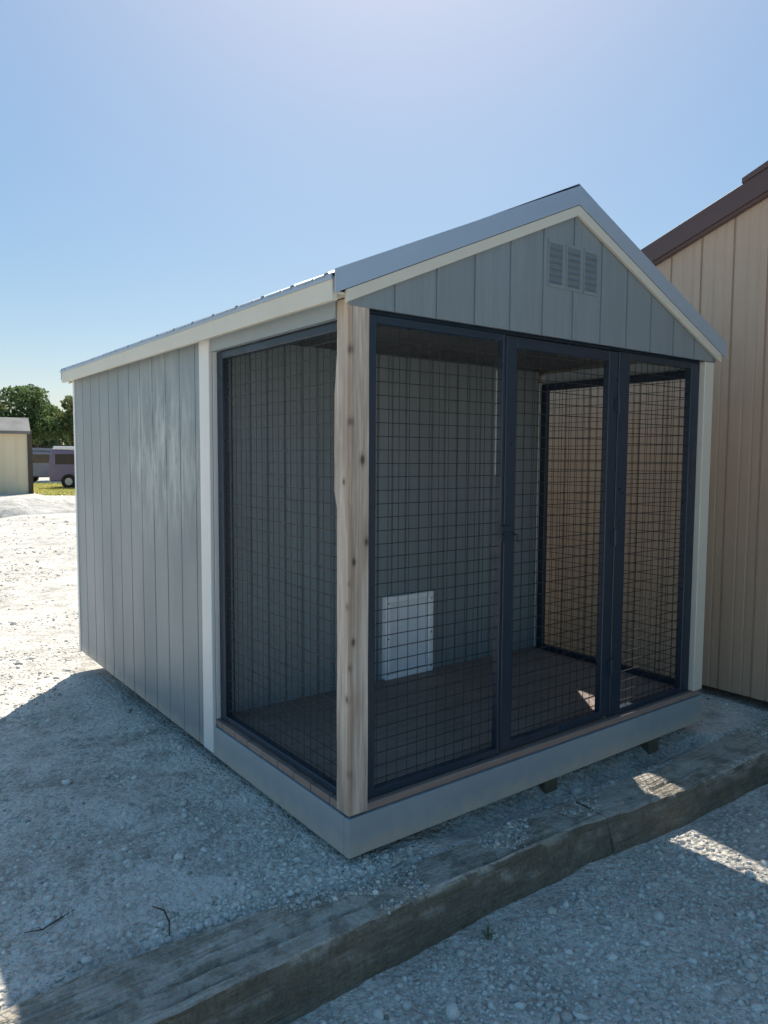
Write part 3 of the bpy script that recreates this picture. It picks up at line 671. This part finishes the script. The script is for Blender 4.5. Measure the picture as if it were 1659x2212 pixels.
# long sides and far end
BX1 = BX+5.5
box('wall', BX+0.02, BX1, BY1-0.05, BY1, 0.0, bz(BY1)-0.05, TAN, barn, 0)
box('wall', BX+0.02, BX1, BY0, BY0+0.05, 0.0, bz(BY0)-0.05, TAN, barn, 0)
prism('wall', [(BY1-0.06, 0.0), (BY1-0.06, bz(BY1)-0.07), (-0.9, bz(-0.9)-0.07), (BY0+0.06, bz(BY0)-0.07), (BY0+0.06, 0.0)], 'x', BX1-0.05, BX1-0.001, TAN, barn, 0)
for yy in (BY1-0.5, 0.9, -0.9, -2.7, BY0+0.4): box('skid', BX+0.08, BX1, yy-0.05, yy+0.05, -0.22, -0.002, TREAT, barn, 0.003)
for ya, yb in ((-0.9, BY1+0.22), (-0.9, BY0-0.22)):
    s = 1 if yb > ya else -1
    prism('roof', [(ya, bz(ya)+0.02), (yb, bz(yb)+0.02), (yb, bz(yb)-0.02), (ya, bz(ya)-0.02)], 'x', BX-0.045, BX1+0.05, BROWNM, barn, 0)
    prism('rake_trim', [(ya, bz(ya)+0.026), (yb, bz(yb)+0.026), (yb, bz(yb)-0.105), (ya, bz(ya)-0.105)], 'x', BX-0.060, BX-0.047, BROWNM, barn, 0.002)
    prism('rake_board', [(ya, bz(ya)-0.021), (yb-s*0.02, bz(yb)-0.021+0.007), (yb-s*0.02, bz(yb)-0.115), (ya, bz(ya)-0.125)], 'x', BX-0.045, BX-0.006, BROWNM, barn, 0.002)
prism('ridge_cap', [(-1.06, bz(-0.74)+0.03), (-0.9, bz(-0.9)+0.075), (-0.74, bz(-0.74)+0.03), (0.19, bz(0.19)+0.027), (0.19, bz(0.19)+0.058), (-0.9, bz(-0.9)+0.10), (-1.9, bz(-1.9)+0.058), (-1.9, bz(-1.9)+0.027)], 'x', BX-0.068, BX1+0.06, BROWNM, barn, 0)

# ------------------------------------------------------------------ small things on the ground
def twig(name, pts, r, label):
    r = [q*0.6 for q in r]; bm = bmesh.new(); tube(bm, pts, r, 5)
    for i in (1, 2):
        p = Vector(pts[i]); q = p+Vector((random.uniform(-0.03, 0.03), random.uniform(-0.03, 0.03), 0.012)); tube(bm, [p, q], [r[i]*0.6, 0.0006], 4)
    o = link(name, to_mesh(name, bm, smooth=True), TWIG); tag(o, label, 'twig'); return o
def on(x, y, h=0.006): return (x, y, float(gh(x, y))+h)
twig('twig', [on(-0.668, 0.19, 0.012), on(-0.655, 0.12, 0.03), on(-0.66, 0.06, 0.02), on(-0.675, 0.02, 0.008)], [0.003, 0.005, 0.005, 0.002], 'thin dark twig lying upright in the pebbles just behind the kerb')
twig('twig', [on(-1.04, 0.32), on(-0.99, 0.30, 0.009), on(-0.93, 0.33), on(-0.88, 0.35)], [0.002, 0.004, 0.004, 0.002], 'short dark twig flat on the pale dust at the lower left')
def weed(x, y, n, h, label):
    bm = bmesh.new(); tl = []
    z0 = float(gh(x, y))
    for k in range(n):
        a = random.uniform(0, 6.28); l = h*random.uniform(0.5, 1.1); b = Vector((math.cos(a), math.sin(a), 0)); s = Vector((-b.y, b.x, 0))*0.003
        base = Vector((x, y, z0-0.004))+b*random.uniform(0, 0.015)
        p = [base, base+b*l*0.25+Vector((0, 0, l*0.6)), base+b*l*0.75+Vector((0, 0, l*0.8))]
        v = [bm.verts.new(p[0]-s), bm.verts.new(p[0]+s), bm.verts.new(p[1]+s*0.8), bm.verts.new(p[1]-s*0.8), bm.verts.new(p[2])]
        bm.faces.new(v[:4]); bm.faces.new((v[3], v[2], v[4]))
    me = to_mesh('weed', bm); at = me.attributes.new('tone', 'FLOAT', 'POINT'); at.data.foreach_set('value', rng.uniform(0, 1, len(me.vertices)).astype(np.float32))
    tag(link('weed', me, LEAF[1]), label, 'weed')
weed(-1.00, -0.02, 16, 0.06, 'small green weed sprouting beside the kerb at the bottom left corner')
weed(0.30, -0.43, 12, 0.05, 'tiny weed at the foot of the kerb face left of the middle')

# ------------------------------------------------------------------ far background (left of the shed)
RT = Vector((0.797, -0.604)); FWH = Vector((0.604, 0.797))
far_rz = math.atan2(RT.y, RT.x)
# tan storage shed: local x runs along its wall towards the right, local y away from the viewer
bs = thing('storage_shed', 'pale tan storage shed with grey shingle roof far off at the left edge', 'shed', (4.95, 30.0, -0.08), R(-9.5))
Lb, Wb, Hb = 7.5, 3.4, 2.62
FARTAN = painted_siding('far_tan_siding', (0.74, 0.62, 0.43), (0.66, 0.56, 0.40), 0.7, 0.04)
SHING = plain('grey_shingles', (0.19, 0.18, 0.17), 0.9, var=0.2, bump=0.004, scale=9)
BRT = plain('dark_brown_trim', (0.06, 0.045, 0.03), 0.6)
bm = bmesh.new(); bm_box(bm, -Lb, 0, 0, Wb, 0.0, Hb); link('wall', to_mesh('wall', bm), FARTAN, bs)
for k in range(16):
    x0 = -Lb+0.02+k*0.47
    if x0 < -0.3: boxes('batten', [(x0, x0+0.04, -0.02, -0.001, 0.05, Hb-0.12)], FARTAN, bs)
prism('roof', [(-0.25, Hb-0.06), (Wb/2, Hb+0.55), (Wb+0.25, Hb-0.06), (Wb+0.25, Hb-0.18), (Wb/2, Hb+0.40), (-0.25, Hb-0.18)], 'x', -Lb-0.2, 0.10, SHING, bs, 0)
prism('gable_wall', [(0.001, Hb+0.001), (Wb-0.001, Hb+0.001), (Wb/2, Hb+0.39)], 'x', -0.03, -0.001, FARTAN, bs, 0)
boxes('corner_post', [(-0.02, 0.16, -0.06, 0.10, -0.25, Hb-0.1)], BRT, bs)
# low mound of gravel in front of it
def mound():
    u = np.linspace(-1, 1, 90); v = np.linspace(-1, 1, 70); U, V = np.meshgrid(u, v)
    X_ = 2.75+2.3*U; Y_ = 19.6+1.1*V; q = np.clip(1-(U**2+V**2), 0, 1)
    Zm = gh(X_, Y_)-0.05+0.36*q**0.8*(0.75+0.9*(fbm(X_, Y_, 0.9, 4, 61)+0.3))+0.06*fbm(X_, Y_, 0.2, 4, 62)*(q > 0)
    tag(link('gravel_mound', gridmesh('gravel_mound', X_, Y_, Zm), YARD), 'low uneven gravel mound on the sunlit yard in front of the far tan storage shed', 'gravel mound')
mound()
# vans
def van(name, loc, rz, body, roofm, label):
    t = thing(name, label, 'van', loc, rz)
    prof = [(-2.4, 0.35), (2.1, 0.35), (2.4, 0.55), (2.35, 0.95), (1.9, 1.12), (1.35, 1.72), (-2.3, 1.78), (-2.42, 0.9)]
    prism('body', prof, 'y', -0.9, 0.9, body, t, 0.05)
    prism('roof_panel', [(1.25, 1.735), (-2.25, 1.795), (-2.2, 1.95), (1.0, 1.92)], 'y', -0.84, 0.84, roofm, t, 0.03)
    gl = plain('tinted_glass', (0.02, 0.022, 0.03), 0.1)
    for s in (-1, 1):
        for xa, xb in ((-2.1, -1.0), (-0.9, 0.2), (0.3, 1.2)):
            o = box('window', xa, xb, s*0.905-0.008, s*0.905+0.008, 1.12, 1.58, gl, t, 0.003)
        for xw in (-1.5, 1.5):
            bm = bmesh.new(); bmesh.ops.create_cone(bm, cap_ends=True, segments=20, radius1=0.34, radius2=0.34, depth=0.2, matrix=Matrix.Translation((xw, s*0.85, 0.34)) @ Matrix.Rotation(math.pi/2, 4, 'X'))
            w = link('wheel', to_mesh('wheel', bm), plain('tyre', (0.02, 0.02, 0.02), 0.9), t)
            bm = bmesh.new(); bmesh.ops.create_cone(bm, cap_ends=True, segments=16, radius1=0.19, radius2=0.17, depth=0.21, matrix=Matrix.Translation((xw, s*0.855, 0.34)) @ Matrix.Rotation(math.pi/2, 4, 'X'))
            link('rim', to_mesh('rim', bm), METAL, w)
    boxes('windscreen', [(1.55, 1.62, -0.7, 0.7, 1.2, 1.22)], gl, t)
    for s in (-0.65, 0.65): boxes('headlight', [(2.34, 2.40, s-0.14, s+0.14, 0.70, 0.85)], VINYL, t)
    return t
VB = plain('blue_violet_car_paint', (0.15, 0.14, 0.27), 0.3); VG = plain('grey_blue_car_paint', (0.20, 0.21, 0.28), 0.3)
van('parked_van', (9.0, 33.0, 0.0), R(-35), VB, VINYL, 'blue violet van with white roof parked on the far grass beside the kennel shed wall')
van('parked_van', (8.6, 41.5, 0.0), R(-30), VG, VG, 'grey blue van parked farther back between the tan shed and the white roofed van')
van('parked_van', (11.6, 30.8, 0.0), R(-38), VG, VINYL, 'grey blue van with white roof mostly hidden behind the kennel shed')
# grass strip
def grass(n):
    u = rng.uniform(0, 1, n); v = rng.uniform(0, 1, n)
    a = Vector((4.9, 29.2)); 
    x = 4.8 + u*11 ; y = 28.5 + v*14 - u*6
    m = (y > 26.5 + 0.9*np.sin(x*1.3)) & ~((x < 5.2) & (y < 36)); x, y = x[m], y[m]; n = len(x)
    z = gh(x, y); a = rng.uniform(0, 6.28, n); h = rng.uniform(0.04, 0.13, n); w = rng.uniform(0.02, 0.05, n)
    dx, dy = np.cos(a)*w, np.sin(a)*w
    V = np.stack([np.stack([x-dx, y-dy, z-0.01], -1), np.stack([x+dx, y+dy, z-0.01], -1), np.stack([x+dy*1.5, y-dx*1.5, z+h], -1)], 1).reshape(-1, 3)
    me = bpy.data.meshes.new('grass'); me.vertices.add(3*n); me.vertices.foreach_set('co', V.astype(np.float32).ravel()); me.loops.add(3*n)
    me.loops.foreach_set('vertex_index', np.arange(3*n, dtype=np.int32)); me.polygons.add(n); me.polygons.foreach_set('loop_start', np.arange(n, dtype=np.int32)*3); me.polygons.foreach_set('loop_total', np.full(n, 3, np.int32))
    at = me.attributes.new('tone', 'FLOAT', 'POINT'); at.data.foreach_set('value', np.repeat(rng.uniform(0, 1, n), 3).astype(np.float32)); me.update()
    tag(link('grass', me, GRASS), 'strip of yellow green grass far behind the kennel shed', 'grass', kind='stuff')
grass(90000)
# trees
def tree(x, y, h, rad, leaf, seed, label, dens=1.0):
    r = np.random.default_rng(seed); t = thing('tree', label, 'tree', (x, y, -0.05))
    bm = bmesh.new(); hh = h*0.55
    tube(bm, [(0, 0, -0.2), (0.08, 0.03, hh*0.4), (0.0, 0.1, hh), (0.1, 0.0, h*0.8)], [0.22, 0.17, 0.11, 0.04], 8)
    lobes = []
    for k in range(11):
        a = r.uniform(0, 6.28); q = r.uniform(0.25, 0.95)*rad; zc = h*r.uniform(0.32, 0.86); q *= 1.0-0.55*max(0, (zc/h-0.6)/0.4)
        c = np.array([math.cos(a)*q, math.sin(a)*q, zc]); lobes.append((c, rad*r.uniform(0.28, 0.5)))
        tube(bm, [(0.0, 0.05, hh*r.uniform(0.4, 0.95)), tuple(c*0.55+np.array([0, 0, hh*0.25])), tuple(c)], [0.07, 0.045, 0.015], 5)
    lobes.append((np.array([0, 0, h*0.85]), rad*0.4)); lobes.append((np.array([0, 0, h*0.55]), rad*0.6))
    link('trunk', to_mesh('trunk', bm, smooth=True), BARK, t)
    P, Tn = [], []
    for c, lr in lobes:
        n = int(620*dens*(lr/1.0)**1.6)+60
        d = r.normal(size=(n, 3)); d /= np.linalg.norm(d, axis=1)[:, None]
        rr = lr*r.uniform(0.35, 1.0, n)**0.45*(1+0.35*(vn(d[:, 0]*3+9, d[:, 1]*3+d[:, 2]*2, seed)-0.5))
        P.append(c+d*rr[:, None]*np.array([1, 1, 0.75])); Tn.append(np.full(n, r.uniform(0.2, 0.8))+r.normal(0, 0.18, n))
    P = np.concatenate(P); Tn = np.clip(np.concatenate(Tn), 0, 1); n = len(P)
    s = r.uniform(0.06, 0.15, n)[:, None]; u = r.normal(size=(n, 3)); u /= np.linalg.norm(u, axis=1)[:, None]; w = np.cross(u, r.normal(size=(n, 3))); w /= np.linalg.norm(w, axis=1)[:, None]
    V = np.stack([P-u*s, P-w*s*0.6, P+u*s, P+w*s*0.6], 1).reshape(-1, 3)
    me = bpy.data.meshes.new('crown'); me.vertices.add(4*n); me.vertices.foreach_set('co', V.astype(np.float32).ravel()); me.loops.add(4*n)
    me.loops.foreach_set('vertex_index', np.arange(4*n, dtype=np.int32)); me.polygons.add(n); me.polygons.foreach_set('loop_start', np.arange(n, dtype=np.int32)*4); me.polygons.foreach_set('loop_total', np.full(n, 4, np.int32))
    at = me.attributes.new('tone', 'FLOAT', 'POINT'); at.data.foreach_set('value', np.repeat(Tn, 4).astype(np.float32)); me.update()
    link('crown', me, leaf, t)
def dirpt(px, d): u = (px-829.5)/1584.35; return (CAM.x+d*(0.604+0.797*u), CAM.y+d*(0.797-0.604*u))
for i, (tx, ty, h, rad, lf, lb) in enumerate([
    (9.0, 48.5, 6.3, 2.3, 0, 'broad green tree rising behind the right end of the tan storage shed roof'),
    (5.8, 49.5, 5.9, 2.5, 1, 'olive green tree behind the middle of the tan storage shed roof'),
    (12.0, 47.0, 5.7, 1.9, 1, 'olive tree closest to the far edge of the kennel shed wall'),
    (11.4, 58.0, 6.2, 2.4, 2, 'deep green tree farther back in the gap between two nearer trees'),
    (1.5, 50.0, 5.6, 2.6, 2, 'deep green tree at the left edge of the photo behind the storage shed'),
    (16.5, 50.0, 6.2, 2.6, 0, 'green tree hidden mostly behind the kennel shed wall'),
    (7.6, 60.0, 6.6, 3.0, 2, 'deep green tree in the back row above the storage shed'),
    (15.5, 62.0, 6.4, 3.0, 2, 'deep green tree in the back row behind the parked vans')]):
    tree(tx, ty, h, rad, LEAF[lf], 100+i, lb)
